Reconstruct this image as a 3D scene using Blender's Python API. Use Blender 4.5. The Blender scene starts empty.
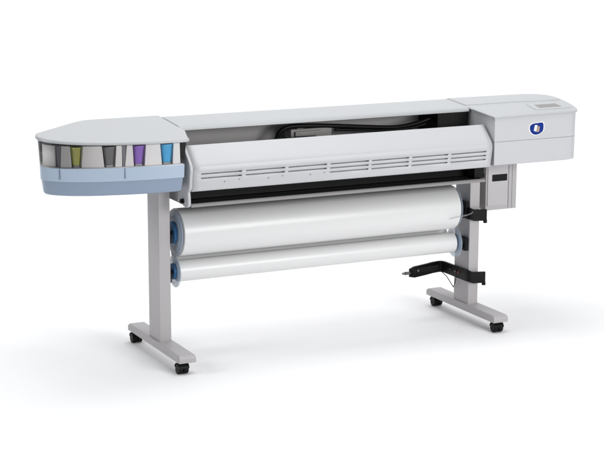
import bpy, bmesh, math, random
from mathutils import Vector, Matrix
random.seed(4)
sc = bpy.context.scene
C = sc.collection

# ------------------------------------------------------------ camera
cd = bpy.data.cameras.new("camera")
cam = bpy.data.objects.new("camera", cd); C.objects.link(cam)
PITCH, YAW, ROLL = .203444, .454633, .002479
fw = Vector((math.sin(YAW)*math.cos(PITCH), math.cos(YAW)*math.cos(PITCH), -math.sin(PITCH)))
rt = Vector((math.cos(YAW), -math.sin(YAW), 0)); up = rt.cross(fw)
r2 = rt*math.cos(ROLL) + up*math.sin(ROLL); u2 = up*math.cos(ROLL) - rt*math.sin(ROLL)
M = Matrix((r2, u2, -fw)).transposed().to_4x4()
M.translation = Vector((-2.9519, -7.3115, 2.3339))
cam.matrix_world = M
cd.sensor_width = 36; cd.lens = 1712.56/604*36
cd.clip_start = .1; cd.clip_end = 300
sc.camera = cam

# ------------------------------------------------------------ studio light
w = bpy.data.worlds.new("World"); sc.world = w; w.use_nodes = True
w.node_tree.nodes['Background'].inputs[0].default_value = (.93, .96, 1, 1)
w.node_tree.nodes['Background'].inputs[1].default_value = .21
def area(name, loc, target, sx, sy, watts, col=(1, 1, 1)):
    l = bpy.data.lights.new(name, 'AREA'); l.shape = 'RECTANGLE'; l.size = sx; l.size_y = sy
    l.energy = watts; l.color = col
    o = bpy.data.objects.new(name, l); C.objects.link(o); o.location = loc
    o.rotation_euler = (Vector(target)-Vector(loc)).to_track_quat('-Z', 'Y').to_euler()
    return o
area('overhead_softbox', (1.0, .1, 5.6), (.8, .1, 0), 6.5, 4, 300)
area('left_fill', (-5.5, .8, 3.2), (1.2, .3, 1.0), 2.5, 2.5, 125)  # added fill light, lifts the left-facing sides of housing and legs
area('front_softbox', (3.0, -6.8, 2.5), (.9, .3, .7), 3, 2.4, 360)
bc = Vector((.9, .3, 0))
area('backdrop_softbox', bc+Vector((math.sin(YAW)*3.2, math.cos(YAW)*3.2, 5.5)), bc+Vector((math.sin(YAW)*7, math.cos(YAW)*7, 2.8)), 24, 2, 420)

sc.view_settings.view_transform = 'Standard'; sc.view_settings.look = 'None'
sc.view_settings.exposure = 0; sc.view_settings.gamma = 1
sc.render.resolution_x = 1024; sc.render.resolution_y = 771

# ------------------------------------------------------------ materials
def mat(name, col, rough=.5, metal=0, spec=.5, bump=0, bscale=900, mottle=0, mscale=3, coat=0):
    m = bpy.data.materials.new(name); m.use_nodes = True
    nt = m.node_tree; b = nt.nodes['Principled BSDF']
    b.inputs['Base Color'].default_value = (*col, 1); b.inputs['Roughness'].default_value = rough
    b.inputs['Metallic'].default_value = metal; b.inputs['Specular IOR Level'].default_value = spec
    b.inputs['Coat Weight'].default_value = coat
    tc = nt.nodes.new('ShaderNodeTexCoord')
    if bump:
        n = nt.nodes.new('ShaderNodeTexNoise'); n.inputs['Scale'].default_value = bscale
        n.inputs['Detail'].default_value = 2
        bp = nt.nodes.new('ShaderNodeBump'); bp.inputs['Strength'].default_value = bump
        bp.inputs['Distance'].default_value = .0004
        nt.links.new(tc.outputs['Object'], n.inputs['Vector'])
        nt.links.new(n.outputs['Fac'], bp.inputs['Height']); nt.links.new(bp.outputs['Normal'], b.inputs['Normal'])
    if mottle:
        n = nt.nodes.new('ShaderNodeTexNoise'); n.inputs['Scale'].default_value = mscale
        n.inputs['Detail'].default_value = 5; n.inputs['Roughness'].default_value = .6
        mx = nt.nodes.new('ShaderNodeMix'); mx.data_type = 'RGBA'
        mx.inputs['A'].default_value = (*[c*(1-mottle) for c in col], 1)
        mx.inputs['B'].default_value = (*[min(1, c*(1+mottle)) for c in col], 1)
        nt.links.new(tc.outputs['Object'], n.inputs['Vector'])
        nt.links.new(n.outputs['Fac'], mx.inputs['Factor']); nt.links.new(mx.outputs['Result'], b.inputs['Base Color'])
        mr = nt.nodes.new('ShaderNodeMapRange'); mr.inputs['To Min'].default_value = rough-.05; mr.inputs['To Max'].default_value = rough+.07
        nt.links.new(n.outputs['Fac'], mr.inputs['Value']); nt.links.new(mr.outputs['Result'], b.inputs['Roughness'])
    return m
def clear(name, tint, gloss=.08, rough=.08):
    m = bpy.data.materials.new(name); m.use_nodes = True; nt = m.node_tree
    nt.nodes.clear()
    o = nt.nodes.new('ShaderNodeOutputMaterial'); t = nt.nodes.new('ShaderNodeBsdfTransparent')
    g = nt.nodes.new('ShaderNodeBsdfGlossy'); x = nt.nodes.new('ShaderNodeMixShader'); f = nt.nodes.new('ShaderNodeFresnel')
    f.inputs['IOR'].default_value = 1.33
    t.inputs[0].default_value = (*tint, 1); g.inputs['Roughness'].default_value = rough
    nt.links.new(f.outputs[0], x.inputs[0]); nt.links.new(t.outputs[0], x.inputs[1]); nt.links.new(g.outputs[0], x.inputs[2])
    nt.links.new(x.outputs[0], o.inputs[0]); return m
def frosted(name, col, alpha):
    m = mat(name, col, .3); m.node_tree.nodes['Principled BSDF'].inputs['Alpha'].default_value = alpha
    return m

LID = mat('lid_plastic', (.385, .397, .408), .36, bump=.12, mottle=.012)
COVER = mat('cover_plastic', (.445, .452, .466), .40, bump=.12, mottle=.012)
LEGM = mat('leg_paint', (.385, .368, .375), .45, bump=.15, bscale=1400, mottle=.02, mscale=5)
BOXM = mat('control_box_plastic', (.455, .458, .475), .42, bump=.12, mottle=.012)
GREY = mat('grey_plastic', (.42, .405, .42), .45, bump=.12, mottle=.02)
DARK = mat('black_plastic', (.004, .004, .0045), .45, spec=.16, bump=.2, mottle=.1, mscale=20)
BLACK = mat('black_metal', (.004, .004, .0045), .45, spec=.16, bump=.2, mottle=.2, mscale=14)
RUB = mat('caster_rubber', (.004, .004, .0045), .45, spec=.16, mottle=.2, mscale=30)
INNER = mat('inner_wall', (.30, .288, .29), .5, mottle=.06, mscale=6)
RAIL = mat('metal_rail', (.22, .21, .215), .5, metal=0, mottle=.05)
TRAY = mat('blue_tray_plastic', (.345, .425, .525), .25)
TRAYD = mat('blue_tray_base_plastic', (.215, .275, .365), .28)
SEAM = mat('seam_shadow_gap', (.16, .16, .18), .6)
SEAM2 = mat('seam_gap', (.26, .26, .275), .6)
PAPER = mat('paper_roll', (.645, .645, .645), .42, bump=.06, bscale=25, mottle=.012, coat=.22)
PAPER.node_tree.nodes['Principled BSDF'].inputs['Coat Roughness'].default_value = .22
CORE = mat('cardboard_core', (.35, .25, .16), .8)
FLANGE = frosted('frosted_blue_plastic', (.42, .50, .60), .50)
BLUE = mat('blue_plastic_hub', (.03, .15, .34), .35)
HOLD = mat('holder_plastic', (.72, .70, .69), .5, mottle=.02)
PAD = mat('badge_blue', (.006, .026, .19), .35, spec=.12)
WHITE = mat('badge_white', (.85, .85, .86), .35)
TAN = mat('badge_tan', (.33, .24, .19), .35)
SCR = mat('display_window', (.17, .155, .155), .35)
STEEL = mat('steel_wire', (.35, .35, .36), .3, metal=.8)
BOLT = mat('bolt_metal', (.12, .12, .12), .3, metal=.7)
REDM = mat('red_plastic', (.35, .03, .03), .4)
FLOOR = mat('white_studio_paper', (.85, .85, .856), .75, spec=.25, mottle=.003)

# ------------------------------------------------------------ helpers
def link(name, bm, m, parent=None, bevel=0, seg=3, smooth=40, mats=None):
    bmesh.ops.remove_doubles(bm, verts=bm.verts, dist=1e-6)
    bmesh.ops.recalc_face_normals(bm, faces=bm.faces)
    if bevel:
        es = [e for e in bm.edges if len(e.link_faces) == 2 and e.calc_face_angle(0) > math.radians(32)]
        bmesh.ops.bevel(bm, geom=es, offset=bevel, segments=seg, profile=.5, affect='EDGES', clamp_overlap=True)
    me = bpy.data.meshes.new(name); bm.to_mesh(me); bm.free()
    for x in (mats or [m]): me.materials.append(x)
    me.polygons.foreach_set('use_smooth', [True]*len(me.polygons))
    me.set_sharp_from_angle(angle=math.radians(smooth))
    o = bpy.data.objects.new(name, me); C.objects.link(o)
    if parent: o.parent = parent
    wn = o.modifiers.new('wn', 'WEIGHTED_NORMAL'); wn.keep_sharp = True
    return o
def box(bm, x0, x1, y0, y1, z0, z1):
    r = bmesh.ops.create_cube(bm, size=1)
    bmesh.ops.transform(bm, matrix=Matrix.Translation(((x0+x1)/2, (y0+y1)/2, (z0+z1)/2)) @ Matrix.Diagonal((x1-x0, y1-y0, z1-z0, 1)), verts=r['verts'])
    return r['verts']
def prism_x(bm, prof, x0, x1):
    a = [bm.verts.new((x0, y, z)) for y, z in prof]; b = [bm.verts.new((x1, y, z)) for y, z in prof]
    bm.faces.new(a); bm.faces.new(b)
    n = len(prof)
    for i in range(n): bm.faces.new((a[i], a[(i+1) % n], b[(i+1) % n], b[i]))
def cyl(bm, c, axis, r, h, seg=48, r2=None):
    R = {'x': Matrix.Rotation(math.pi/2, 4, 'Y'), 'y': Matrix.Rotation(math.pi/2, 4, 'X'), 'z': Matrix.Identity(4)}[axis]
    q = bmesh.ops.create_cone(bm, cap_ends=True, segments=seg, radius1=r, radius2=r if r2 is None else r2, depth=h)
    bmesh.ops.transform(bm, matrix=Matrix.Translation(c) @ R, verts=q['verts'])
    return q['verts']
def spline(pts, k=8, closed=False):
    out = []; n = len(pts)
    P = [Vector(p) for p in pts]
    rng = n if closed else n-1
    for i in range(rng):
        p0 = P[(i-1) % n] if closed or i > 0 else P[0]*2-P[1]
        p1 = P[i]; p2 = P[(i+1) % n]
        p3 = P[(i+2) % n] if closed or i+2 < n else P[-1]*2-P[-2]
        for j in range(k):
            t = j/k
            out.append(.5*((2*p1)+(p2-p0)*t+(2*p0-5*p1+4*p2-p3)*t*t+(3*p1-p0-3*p2+p3)*t**3))
    if not closed: out.append(P[-1])
    return out
def tube(bm, pts, r, seg=10):
    rings = []; n = len(pts); P = [Vector(p) for p in pts]
    ref = Vector((0, 0, 1))
    for i, p in enumerate(P):
        d = (P[min(i+1, n-1)]-P[max(i-1, 0)]).normalized()
        a = d.cross(ref)
        if a.length < .05: a = d.cross(Vector((0, 1, 0)))
        a.normalize(); b = d.cross(a)
        rings.append([bm.verts.new(p+a*r*math.cos(t*2*math.pi/seg)+b*r*math.sin(t*2*math.pi/seg)) for t in range(seg)])
    for A, B in zip(rings, rings[1:]):
        for t in range(seg): bm.faces.new((A[t], A[(t+1) % seg], B[(t+1) % seg], B[t]))
    bm.faces.new(rings[0]); bm.faces.new(rings[-1])
def inset(poly, d):           # poly counter-clockwise list of 2D Vectors, moved inwards by d
    n = len(poly); out = []
    for i in range(n):
        a = poly[i]-poly[i-1]; b = poly[(i+1) % n]-poly[i]
        na = Vector((-a.y, a.x)).normalized(); nb = Vector((-b.y, b.x)).normalized()
        m = (na+nb).normalized(); out.append(poly[i]+m*(d/max(.5, m.dot(na))))
    return out
def loft(bm, poly, levels, cap=True):      # levels: (inset, z function of y or number)
    rings = []
    for d, z in levels:
        rings.append([bm.verts.new((p.x, p.y, z(p.y) if callable(z) else z)) for p in inset(poly, d)])
    n = len(poly)
    for A, B in zip(rings, rings[1:]):
        for i in range(n): bm.faces.new((A[i], A[(i+1) % n], B[(i+1) % n], B[i]))
    if cap:
        for R in (rings[0], rings[-1]):
            bm.faces.new(R)
def empty(name, loc=(0, 0, 0)):
    o = bpy.data.objects.new(name, None); C.objects.link(o); o.location = loc; return o
def tag(o, label, cat, group=None):
    o['label'] = label; o['category'] = cat
    if group: o['group'] = group

# ------------------------------------------------------------ floor and backdrop: one sweep of white studio paper
bm = bmesh.new()
d = Vector((math.sin(YAW), math.cos(YAW), 0)); s = Vector((math.cos(YAW), -math.sin(YAW), 0))
prof = [(-16, 0), (-4, 0), (4, 0)]
Rr = 3.0
for i in range(1, 17):
    a = i/16*math.pi/2; prof.append((4+Rr*math.sin(a), Rr-Rr*math.cos(a)))
prof.append((4+Rr, 12))
c0 = Vector((.9, .3, 0)); vs = []
for t, z in prof: vs.append([bm.verts.new(c0+d*t+s*x+Vector((0, 0, z))) for x in (-26, 26)])
for A, B in zip(vs, vs[1:]): bm.faces.new((A[0], A[1], B[1], B[0]))
o = link('floor', bm, FLOOR); o['kind'] = 'structure'; o.modifiers.clear()

# ------------------------------------------------------------ THE PRINTER
P = empty('large_format_printer', (.875, .3, 0))
tag(P, 'wide light grey large format inkjet printer standing on two wheeled legs on white floor', 'printer')
bpy.context.view_layer.update()
OFF = Vector((.875, .3, 0))
def part(name, bm, m, parent=None, **k):
    o = link(name, bm, m, parent or P, **k)
    if parent is None: o.matrix_parent_inverse = Matrix.Translation(-OFF)
    return o

TILT = lambda a, z0, y0: (lambda y: z0+a*(y-y0))

# stand: legs with feet and casters
W = 1.75
for X in (0, W):
    bm = bmesh.new(); box(bm, X-.0296, X+.0296, .2377, .3852, .09, .865)
    leg = part('leg', bm, LEGM, bevel=.003)
    bm = bmesh.new()
    b, h1, h2 = .0444, .060, .0975
    prof = [(-.043, h1), (.6535, h1), (.655, h2-.012), (.640, h2), (-.030, h2), (-.0445, h2-.012)]
    prism_x(bm, prof, X-b, X+b)
    for v in bm.verts:
        if v.co.z > h2-.002: v.co.x = X+(v.co.x-X)*.90
    foot = part('foot', bm, LEGM, bevel=.004)
    for Y in (0, .6175):
        X_ = X; X = X-(.013 if X_ < 1 else -.002)
        bm = bmesh.new()
        cyl(bm, (X, Y, .0585), 'z', .013, .014)                    # stem
        box(bm, X-.006, X+.006, Y-.016, Y+.020, .012, .054)
        body = part('caster', bm, BLACK, bevel=.002)
        for sx in (-1, 1):
            bm = bmesh.new(); cyl(bm, (X+sx*.0140, Y, .0250), 'x', .0250, .0245, 40)
            part('wheel', bm, RUB, body, bevel=.004)
        bm = bmesh.new()                                            # curved hood over the twin wheels
        pr = [(Y+.0285*math.cos(t), .0255+.0300*math.sin(t)) for t in [math.radians(a) for a in range(8, 173, 12)]]
        pr += [(Y+.0255*math.cos(t), .0255+.0262*math.sin(t)) for t in [math.radians(a) for a in range(172, 7, -12)]]
        prism_x(bm, pr, X-.0275, X+.0275)
        part('hood', bm, RUB, body)
        X = X_

# lower housing under the front cover
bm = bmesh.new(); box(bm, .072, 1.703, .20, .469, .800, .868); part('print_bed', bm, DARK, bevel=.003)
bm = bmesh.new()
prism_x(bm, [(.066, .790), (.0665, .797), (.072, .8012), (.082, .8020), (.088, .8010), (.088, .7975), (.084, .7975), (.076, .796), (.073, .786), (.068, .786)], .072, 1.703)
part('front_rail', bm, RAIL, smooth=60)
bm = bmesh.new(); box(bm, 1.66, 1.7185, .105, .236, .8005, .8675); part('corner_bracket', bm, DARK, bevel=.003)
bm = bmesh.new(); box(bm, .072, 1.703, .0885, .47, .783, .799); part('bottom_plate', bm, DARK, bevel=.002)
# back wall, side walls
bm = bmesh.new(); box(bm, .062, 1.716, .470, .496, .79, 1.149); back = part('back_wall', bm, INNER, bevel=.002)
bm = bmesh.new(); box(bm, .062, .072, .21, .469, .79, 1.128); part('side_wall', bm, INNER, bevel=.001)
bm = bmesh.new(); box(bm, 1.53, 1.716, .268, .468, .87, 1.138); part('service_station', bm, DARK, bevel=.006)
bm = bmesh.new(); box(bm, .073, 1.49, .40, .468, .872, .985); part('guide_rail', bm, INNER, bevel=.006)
# carriage and hose
bm = bmesh.new(); box(bm, .72, .95, .33, .41, .985, 1.083); box(bm, .74, .88, .318, .331, 1.0, 1.072)
box(bm, .76, .80, .34, .38, 1.083, 1.089)
car = part('print_carriage', bm, mat('carriage_plastic', (.22, .21, .205), .4, mottle=.15, mscale=20), bevel=.008)
bm = bmesh.new()
tube(bm, spline([(.655, .36, .99), (.656, .355, 1.045), (.675, .35, 1.078), (.72, .345, 1.096), (.80, .34, 1.097), (.95, .335, 1.088), (1.15, .335, 1.070), (1.32, .335, 1.058), (1.44, .335, 1.070), (1.55, .335, 1.10)]), .0115)
part('ink_hose', bm, DARK, smooth=60)
bm = bmesh.new()
tube(bm, spline([(.96, .32, 1.070), (1.1, .32, 1.060), (1.25, .32, 1.049), (1.40, .32, 1.052), (1.49, .32, 1.068)]), .007)
tube(bm, spline([(.62, .325, 1.036), (.64, .325, 1.048), (.67, .325, 1.050), (.70, .325, 1.040), (.75, .315, 1.046), (.85, .310, 1.045)]), .004)
part('cable', bm, DARK, smooth=60)

# top cover
bm = bmesh.new()
prism_x(bm, [(.500, 1.1635), (.44, 1.1600), (.36, 1.1535), (.295, 1.1482), (.277, 1.1458), (.266, 1.1420), (.261, 1.136), (.260, 1.127), (.264, 1.127), (.275, 1.134), (.29, 1.137), (.498, 1.150)], .096, 1.7165)
part('top_cover', bm, LID, smooth=28)

# front cover with seven rows of vent slots
prof = spline([Vector((.117, 1.0770)), Vector((.1, 1.0610)), Vector((.075, 1.0375)), Vector((.052, 1.0155)), Vector((.037, 1.0000)), Vector((.0285, .987)), Vector((.0258, .970))], 5)
ZF = lambda z: .0258+(.966-z)*(.0412-.0258)/(.966-.874)
slotz = []
for zc in (.951, .930, .9095): slotz += [zc+.0033, zc-.0033]
zs = slotz+[.882, .874]
prof2 = [(p.x, p.y) for p in prof]+[(ZF(z), z) for z in zs]+[(.043, .869), (.048, .866), (.062, .866)]
gr = [(.108, .318), (.339, .545), (.563, .771), (.790, 1.003), (1.020, 1.230), (1.247, 1.456), (1.474, 1.682)]
xs = [.066]
for a, b in gr: xs += [a, b]
xs += [1.7155]
bm = bmesh.new()
G = [[bm.verts.new((x, y, z)) for y, z in prof2] for x in xs]
i0 = len(prof)
slotseg = {i0, i0+2, i0+4}
for i in range(len(xs)-1):
    for j in range(len(prof2)-1):
        if j in slotseg and i % 2 == 1 and not (j == i0+4 and i < 6): continue
        bm.faces.new((G[i][j], G[i+1][j], G[i+1][j+1], G[i][j+1]))
fc = part('front_cover', bm, COVER, smooth=50)
fc.modifiers.clear()
so = fc.modifiers.new('s', 'SOLIDIFY'); so.thickness = .006; so.offset = -1
me = fc.data
n0 = me.polygons[0].normal
if n0.y > 0 or n0.z < 0: me.flip_normals()
bm = bmesh.new(); box(bm, .10, 1.69, .052, .058, .895, .962); part('vent_backing', bm, GREY, fc)
for a, b in gr[:3]:
    for x in (b-.012, a+.58*(b-a)):
        bm = bmesh.new(); cyl(bm, (x, ZF(.911)-.0003, .911 if x > b-.02 else .906), 'y', .0032, .0012, 16)
        part('vent_mark', bm, SEAM, fc)
def endcap(x0, x1, e=0, bev=.0015):
    bm = bmesh.new()
    pr = [(.119, 1.079)]+[(p.x-.002, p.y+.001) for p in prof[3:]]+[(.0385, .884), (.046, .872), (.060, .862), (.056, .835), (.054, .806), (.060, .792), (.082, .785), (.115, .786), (.15, .80), (.18, .85), (.19, .92), (.18, 1.0), (.155, 1.06)]
    pr = [(y+e, z-e) if z > .86 and y < .13 else (y+e, z) for y, z in pr]
    if e: pr = [(y, z) for y, z in pr if z > .868]
    prism_x(bm, pr, x0, x1)
    return part('end_cap', bm, COVER, fc, bevel=bev, seg=4, smooth=50)
endcap(.0500, .0662, 0, .005)
endcap(1.7040, 1.7145, .009)
# latch pieces at the two lower corners of the opening
for X in (.044, 1.7160):
    bm = bmesh.new(); cyl(bm, (X, .115, .812), 'x', .012, .014, 24); cyl(bm, (X, .115, .812), 'x', .005, .02, 16)
    part('latch', bm, BLACK, bevel=.001)

# ------------------------------------------------------------ control housing on the right
def V(l): return [Vector(p) for p in l]
cb = V([(1.720, .020), (2.16, .020)])+spline(V([(2.205, .022), (2.245, .048), (2.275, .10), (2.298, .165), (2.320, .25), (2.335, .34), (2.332, .42), (2.29, .475), (2.20, .503), (2.08, .510)]), 6)+V([(1.90, .513), (1.720, .513)])
zt = TILT(.07, 1.130, .02)
bm = bmesh.new()
loft(bm, cb, [(.016, .873), (.010, .876), (.009, .9945)])
ch = part('control_housing', bm, BOXM, smooth=30)
bm = bmesh.new(); loft(bm, cb, [(.0115, .9945), (.0115, .9968)]); part('seam', bm, SEAM2, ch)
bm = bmesh.new(); loft(bm, cb, [(.009, .9968), (.008, lambda y: zt(y)-.0125)]); part('upper_panel', bm, BOXM, ch, smooth=30)
bm = bmesh.new(); loft(bm, cb, [(.006, lambda y: zt(y)-.0125), (.001, lambda y: zt(y)-.0110), (-.001, lambda y: zt(y)-.006), (.0005, lambda y: zt(y)-.002), (.005, zt)])
part('housing_lid', bm, LID, ch, smooth=50)
# raised step on the rear of the lid and the key panel
def slab(poly, dz0, dz1, name, m, bev=.001, par=ch):
    bm = bmesh.new()
    loft(bm, V(poly), [(0, lambda y: zt(y)+dz0), (.0015, lambda y: zt(y)+dz1)])
    return part(name, bm, m, par, bevel=bev)
slab([(1.726, .312), (2.06, .318), (2.14, .30), (2.308, .30), (2.322, .38), (2.31, .43), (2.27, .470), (2.19, .493), (1.726, .504)], -.001, .0035, 'rear_step', LID)
slab([(2.02, .095), (2.243, .095), (2.262, .150), (2.270, .235), (2.05, .235)], -.001, .0035, 'key_panel', LID)
slab([(2.062, .128), (2.207, .132), (2.214, .208), (2.082, .208)], .0025, .0042, 'display_window', SCR, .0003)
# badge: white plate, blue shield, small white and tan page in the middle
cx, cz = 1.981, 1.051
def badge_shape(s):
    pts = [(-.040, .021), (-.020, .029), (.008, .031), (.033, .032), (.043, .026), (.045, -.002), (.038, -.018), (.018, -.030), (-.006, -.034), (-.028, -.026), (-.042, -.008), (-.044, .010)]
    return spline(V([(x*s, z*s) for x, z in pts]), 5, closed=True)
def badge_part(shape, y0, y1, name, m, par):
    bm = bmesh.new()
    a = [bm.verts.new((cx+p.x, y0, cz+p.y)) for p in shape]; b = [bm.verts.new((cx+p.x, y1, cz+p.y)) for p in shape]
    bm.faces.new(a); bm.faces.new(b)
    n = len(a)
    for i in range(n): bm.faces.new((a[i], a[(i+1) % n], b[(i+1) % n], b[i]))
    return part(name, bm, m, par, bevel=.0005)
bd = badge_part(badge_shape(1.045), .0275, .0305, 'badge', WHITE, ch)
bd2 = [None]
bm = bmesh.new()
def lay(bm, shape, y0, y1, mi):
    a = [bm.verts.new((cx+x, y0, cz+z)) for x, z in shape]; b = [bm.verts.new((cx+x, y1, cz+z)) for x, z in shape]
    n = len(a); fs = [bm.faces.new(a), bm.faces.new(b)]
    for i in range(n): fs.append(bm.faces.new((a[i], a[(i+1) % n], b[(i+1) % n], b[i])))
    for f in fs: f.material_index = mi
lay(bm, [(p.x, p.y) for p in badge_shape(.93)], .0255, .0274, 0)
lay(bm, [(-.018, -.010), (-.004, -.015), (.003, .018), (-.012, .019)], .0240, .0254, 1)
lay(bm, [(-.004, -.017), (.014, -.017), (.018, .008), (.006, .015)], .0236, .0254, 2)
part('emblem', bm, PAD, ch, mats=[PAD, WHITE, TAN])

# lower box beside the right leg
bm = bmesh.new(); box(bm, 1.823, 2.015, .25, .42, .592, .872); lb = part('waste_box', bm, LEGM, bevel=.004)
bm = bmesh.new(); box(bm, 1.832, 1.956, .2445, .2505, .617, .836); part('door', bm, GREY, lb, bevel=.002)
bm = bmesh.new(); box(bm, 1.8575, 1.9495, .2425, .2443, .7475, .7835); part('slot', bm, DARK, lb, bevel=.0005)
bm = bmesh.new(); box(bm, 1.962, 1.9645, .2485, .2505, .597, .868); box(bm, 1.985, 1.9865, .2485, .2505, .597, .868); part('seam', bm, SEAM, lb)
bm = bmesh.new(); box(bm, 1.7805, 1.8225, .335, .40, .60, .872); part('box_mount', bm, GREY, bevel=.003)

# ------------------------------------------------------------ ink compartment on the left
front = spline(V([(-.595, .336), (-.613, .290), (-.612, .238), (-.578, .181), (-.501, .122), (-.375, .071), (-.193, .035), (-.05, .0225), (.029, .021)]), 8)
lidpoly = front+spline(V([(.029, .021), (.046, .027), (.054, .045), (.060, .078)]), 5)[1:]+V([(.0975, .20), (.0978, .543), (-.10, .545)])+spline(V([(-.25, .545), (-.300, .538), (-.36, .505)]), 4)
pz = TILT(.083, 1.125, .03)
bm = bmesh.new()
loft(bm, lidpoly, [(.016, lambda y: pz(y)-.017), (.003, lambda y: pz(y)-.016), (-.001, lambda y: pz(y)-.012), (0, lambda y: pz(y)-.005), (.004, lambda y: pz(y)-.0015), (.012, pz)])
pod = part('ink_compartment_lid', bm, LID, smooth=45)
wall = front[:-8]+V([(.0440, .0225), (.0455, .10), (.0455, .535), (-.10, .536)])+spline(V([(-.25, .536), (-.300, .528), (-.36, .495)]), 4)
# dark inner core
bm = bmesh.new(); loft(bm, wall, [(.07, .90), (.07, lambda y: pz(y)-.018)])
core = part('ink_compartment', bm, mat('compartment_dark', (.05, .045, .045), .6, mottle=.1), smooth=30)
bm = bmesh.new(); loft(bm, wall, [(.022, 1.000), (.022, 1.006)]); part('shelf', bm, HOLD, core)
# tray
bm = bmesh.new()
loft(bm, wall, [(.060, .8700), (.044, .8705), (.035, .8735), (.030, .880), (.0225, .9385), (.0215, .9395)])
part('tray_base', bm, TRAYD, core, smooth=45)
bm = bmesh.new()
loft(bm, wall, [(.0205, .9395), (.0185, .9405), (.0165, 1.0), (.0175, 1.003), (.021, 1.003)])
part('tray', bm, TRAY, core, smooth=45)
# the holder panels between the cartridges, on the curve of the front
arc = inset(wall, .027)[:len(front)+1]
def ycurve(x, pts=arc):
    for a, b in zip(pts[16:], pts[17:]):
        if a.x <= x <= b.x: return a.y+(b.y-a.y)*(x-a.x)/(b.x-a.x)
    return pts[-1].y if x > pts[-1].x else pts[16].y
def px2x(px): # front edge px of the photograph to metres along the printer
    T = [(36, -.60), (42, -.588), (50, -.578), (62, -.543), (75, -.490), (84, -.452), (105, -.353), (116, -.300), (124, -.262), (133, -.218), (144, -.166), (160, -.087), (171, -.032), (180, .012), (186, .03)]
    for a, b in zip(T, T[1:]):
        if a[0] <= px <= b[0]: return a[1]+(b[1]-a[1])*(px-a[0])/(b[0]-a[0])
ZT, ZB = 1.106, 1.006
def panel(name, t0, t1, b0, b1, m, off=0, thick=.03):
    bm = bmesh.new(); n = 8; rows = []
    for k in range(2):
        xa, xb = (b0, b1) if k == 0 else (t0, t1)
        z = ZB if k == 0 else ZT
        rows.append([(xa+(xb-xa)*i/n, z) for i in range(n+1)])
    F = [[bm.verts.new((x, ycurve(x)+off, z)) for x, z in r] for r in rows]
    B = [[bm.verts.new((x, ycurve(x)+off+thick, z)) for x, z in r] for r in rows]
    for i in range(n):
        bm.faces.new((F[0][i], F[0][i+1], F[1][i+1], F[1][i])); bm.faces.new((B[0][i], B[1][i], B[1][i+1], B[0][i+1]))
        bm.faces.new((F[0][i], B[0][i], B[0][i+1], F[0][i+1])); bm.faces.new((F[1][i], F[1][i+1], B[1][i+1], B[1][i]))
    for i in (0, n): bm.faces.new((F[0][i], F[1][i], B[1][i], B[0][i]))
    return part(name, bm, m, core, bevel=.002)
for t0, t1, b0, b1 in [(66, 74.3, 65, 75.6), (86.5, 104, 85, 106), (117.5, 122.8, 116, 122.8), (127.5, 133, 125.5, 134), (146, 160, 144.5, 161.5), (173, 179.5, 172, 180)]:
    panel('holder_panel', *[px2x(p) for p in (t0, t1, b0, b1)], HOLD)
for a, b in [(62.0, 65.5), (123.2, 126.8)]:
    panel('divider', *[px2x(p) for p in (a, b, a+.4, b-1.2)], SEAM, off=.004)
# left-hand end panel follows the tip of the compartment
ins = inset(wall, .030)
bm = bmesh.new()
seg = [p for p in ins[:len(front)] if p.x < px2x(61.5)]
seg = seg[4:]
F = [[bm.verts.new((p.x, p.y, z)) for p in seg] for z in (ZB, ZT)]
for i in range(len(seg)-1): bm.faces.new((F[0][i], F[0][i+1], F[1][i+1], F[1][i]))
op = part('end_panel', bm, HOLD, core, smooth=60); op.modifiers.clear()
so = op.modifiers.new('s', 'SOLIDIFY'); so.thickness = .004
# ribs below the dividers
for a in (63, 124.6):
    x = px2x(a)
    yy = ycurve(x, inset(wall, .0165)[:len(front)+1])
    bm = bmesh.new(); box(bm, x-.0028, x+.0028, yy-.0012, yy+.004, .952, 1.001)
    part('rib', bm, mat('rib_blue', (.12, .15, .22), .4), core, bevel=.0008)
# clear cover around the window
bm = bmesh.new(); loft(bm, wall, [(.0175, 1.003), (.010, lambda y: pz(y)-.0165)], cap=False)
wc = part('clear_cover', bm, clear('clear_acrylic', (.97, .97, .975)), core, smooth=60); wc.modifiers.clear()

# ------------------------------------------------------------ ink cartridges: things of their own
def cartridge(t0, t1, b0, b1, col, label):
    x0, x1, xb0, xb1 = [px2x(p) for p in (t0, t1, b0, b1)]
    m = mat(label.split()[0]+'_ink_plastic', col, .3, mottle=.22, mscale=45, coat=.2)
    cx_, cy_ = (x0+x1)/2, ycurve((x0+x1)/2)+.028
    e = empty('ink_cartridge', (cx_, cy_, 1.006)); tag(e, label, 'ink cartridge', 'ink cartridges in the left compartment')
    bm = bmesh.new()
    def ring(xa, xb, z, d): # rounded-front rectangle
        hw = (xb-xa)/2; mx = (xa+xb)/2-cx_
        pts = []
        for i in range(13):
            a = math.pi+i/12*math.pi
            pts.append((mx+hw*math.copysign(abs(math.cos(a))**.45, math.cos(a)), -.022+d*math.copysign(abs(math.sin(a))**.7, math.sin(a))))
        pts += [(mx+hw, .02), (mx-hw, .02)]
        return [bm.verts.new((x, y, z)) for x, y in pts]
    R = [ring(xb0+.004, xb1-.004, .012, .008), ring(xb0+.002, xb1-.002, .016, .010), ring(x0+.001, x1-.001, .090, .016), ring(x0-.0005, x1+.0005, .0905, .018), ring(x0-.0005, x1+.0005, .096, .018)]
    for A, B in zip(R, R[1:]):
        for i in range(len(A)): bm.faces.new((A[i], A[(i+1) % len(A)], B[(i+1) % len(A)], B[i]))
    bm.faces.new(R[0]); bm.faces.new(R[-1])
    link('bottle', bm, m, e, smooth=35)
    bm = bmesh.new(); a, b = xb0-cx_+.003, xb1-cx_-.003
    box(bm, a, b, -.030, .015, .0005, .0118); link('base', bm, SEAM2, e, bevel=.002)
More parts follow.
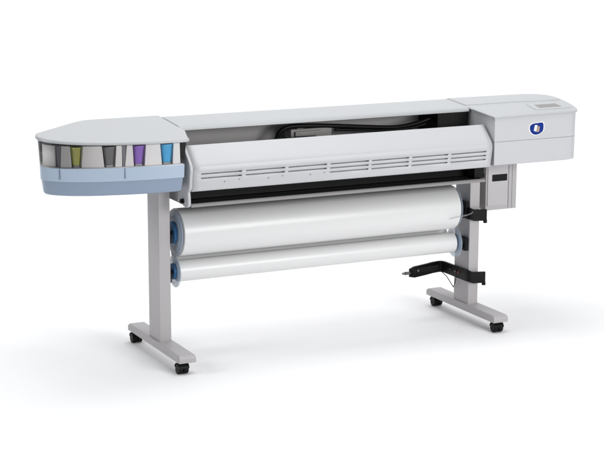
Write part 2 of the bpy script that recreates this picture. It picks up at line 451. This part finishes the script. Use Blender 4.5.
cartridge(74.9, 85.2, 76.3, 84.2, (.44, .44, .09), 'yellow ink cartridge, leftmost of the row in the left compartment')
cartridge(104.7, 116.4, 106.6, 115.2, (.105, .10, .10), 'black ink cartridge between the yellow and the purple cartridge')
cartridge(133.4, 144.4, 134.4, 142.8, (.20, .075, .42), 'purple ink cartridge between the black and the cyan cartridge')
cartridge(160.5, 171.6, 162.0, 170.4, (.015, .32, .60), 'cyan blue ink cartridge, nearest the printer body')

# ------------------------------------------------------------ media rolls
YR = .282
def roll(z, r, rf, label, xp, xf):
    e = empty('media_roll', (.87, YR, z)); tag(e, label, 'paper roll', 'media rolls between the legs')
    bm = bmesh.new(); n = 96
    # paper cylinder, ends slightly uneven from the winding
    x0, x1 = .077-.87, xp-.87
    rings = [(x0, r*.35), (x0, r-.003), (x0+.002, r), (x1-.002, r), (x1, r-.003), (x1, r*.35)]
    RR = [[bm.verts.new((x, q*math.cos(t*2*math.pi/n), q*math.sin(t*2*math.pi/n))) for t in range(n)] for x, q in rings]
    for A, B in zip(RR, RR[1:]):
        for t in range(n): bm.faces.new((A[t], A[(t+1) % n], B[(t+1) % n], B[t]))
    bm.faces.new(RR[0]); bm.faces.new(RR[-1])
    link('paper', bm, PAPER, e, smooth=40)
    for X, s in ((.068-.87, -1), (xf-.87, 1)):
        bm = bmesh.new(); v = cyl(bm, (X, 0, 0), 'x', rf, .005, 80)
        fl = link('flange', bm, FLANGE, e, bevel=.002)
        bm = bmesh.new()
        q = bmesh.ops.create_cone(bm, cap_ends=False, segments=64, radius1=rf*.80, radius2=rf*.80, depth=.004)
        q2 = bmesh.ops.create_cone(bm, cap_ends=False, segments=64, radius1=rf*.72, radius2=rf*.72, depth=.004)
        bmesh.ops.transform(bm, matrix=Matrix.Translation((X+s*.005, 0, 0)) @ Matrix.Rotation(math.pi/2, 4, 'Y'), verts=list(bm.verts))
        link('flange_rim', bm, FLANGE, fl)
        bm = bmesh.new(); cyl(bm, (X+s*.010, 0, 0), 'x', rf*.50, .014, 40); link('hub', bm, BLUE, fl, bevel=.003)
    if r > .1:                      # added sheet down to the lower roll, fills the gap with shaded grey
        bm = bmesh.new(); rows = []
        for i in range(13):
            t = i/12; y = .1165+(.0545-.1165)*t; zz = .012+(-.193-.012)*t
            rows.append([bm.verts.new((x, y+.004*math.sin(t*math.pi)+o_, zz)) for x, o_ in ((x0+.006, 0), (x1+.027, 0), (x1+.027, .0008), (x0+.006, .0008))])
        for A, B in zip(rows, rows[1:]):
            for k in range(4): bm.faces.new((A[k], A[(k+1) % 4], B[(k+1) % 4], B[k]))
        link('gap_fill_sheet', bm, PAPER, e, smooth=40)
    bm = bmesh.new(); cyl(bm, (-.007, 0, 0), 'x', .011, 1.64, 24); link('spindle', bm, DARK, e)
roll(.6270, .1175, .1105, 'large white paper roll, the upper and thicker of the two between the legs', 1.624, 1.636)
roll(.434, .0535, .0800, 'thin white paper roll below the larger roll, with blue plastic end flanges', 1.643, 1.655)
for z in (.627, .434):
    for X0, X1 in ((.0300, .0380), (1.6990, 1.7200)):
        bm = bmesh.new(); box(bm, X0, X1, .2450, .325, z-.047, z+.022)
        box(bm, X0 if X0 < 1 else X0-.006, X1+.006 if X0 < 1 else X1, .262, .302, z-.036, z-.014)
        part('roll_bracket', bm, DARK, bevel=.003)

# ------------------------------------------------------------ black arms on the right leg
def arm(z):
    bm = bmesh.new()
    path = spline([(1.482, .448), (1.60, .474), (1.668, .490)], 4)[:-1]+spline([(1.668, .490), (1.692, .494), (1.707, .482), (1.712, .455)], 4)[:-1] \
        + [(1.7125, .42), (1.7125, .30)]+spline([(1.7125, .30), (1.7125, .245), (1.7165, .226), (1.735, .218)], 4)+[(1.803, .206)]
    path = [Vector((p[0], p[1])) for p in path]
    n = len(path); t = .0065; hs = .030
    rows = []
    for i, p in enumerate(path):
        dd = (path[min(i+1, n-1)]-path[max(i-1, 0)]).normalized(); nn = Vector((-dd.y, dd.x))
        zc = z+(.007 if i < 6 else 0)*(1-i/6)*-1
        if i > n-6: zc -= .010*(i-(n-6))/5
        h = hs
        if i == 0: h = hs*.72
        rows.append([bm.verts.new((p.x+nn.x*a, p.y+nn.y*a, zc+b)) for a, b in ((-t, -h), (t, -h), (t, h), (-t, h))])
    for A, B in zip(rows, rows[1:]):
        for k in range(4): bm.faces.new((A[k], A[(k+1) % 4], B[(k+1) % 4], B[k]))
    bm.faces.new(rows[0]); bm.faces.new(rows[-1])
    box(bm, 1.788, 1.8035, .199, .213, z-.052, z-.034)           # hooked end tab
    box(bm, 1.50, 1.66, .4465, .4530, z-.010, z+.016)
    a = part('sensor_arm', bm, BLACK, bevel=.002)
    for (x, y, ax) in ((1.53, .4425, 'y'), (1.60, .4595, 'y'), (1.7045, .40, 'x'), (1.7045, .345, 'x')):
        bm = bmesh.new(); cyl(bm, (x, y, z+.003), ax, .0065, .006, 16); part('bolt', bm, BOLT, a)
    bm = bmesh.new(); cyl(bm, (1.7045, .315, z+.004), 'x', .0045, .006, 16); part('indicator', bm, REDM, a)
    bm = bmesh.new(); cyl(bm, (1.466, .4445, z-.006), 'x', .010, .030, 20, r2=.007); cyl(bm, (1.446, .4445, z-.006), 'x', .006, .02, 20)
    part('tip', bm, mat('tip_plastic', (.10, .10, .10), .4), a, bevel=.001)
    bm = bmesh.new()
    tube(bm, [(1.69, .475, z-.02), (1.703, .43, z-.045), (1.703, .36, z-.088), (1.703, .345, z-.06), (1.703, .335, z-.024)], .0022, 8)
    part('wire_clip', bm, BLACK, a)
    return a
arm(.254)
a2 = arm(.590)
bm = bmesh.new()
tube(bm, spline([(1.712, .20, .607), (1.69, .165, .608), (1.65, .150, .603), (1.61, .145, .600), (1.555, .15, .592)]), .0028, 8)
part('guide_wire', bm, STEEL, a2)
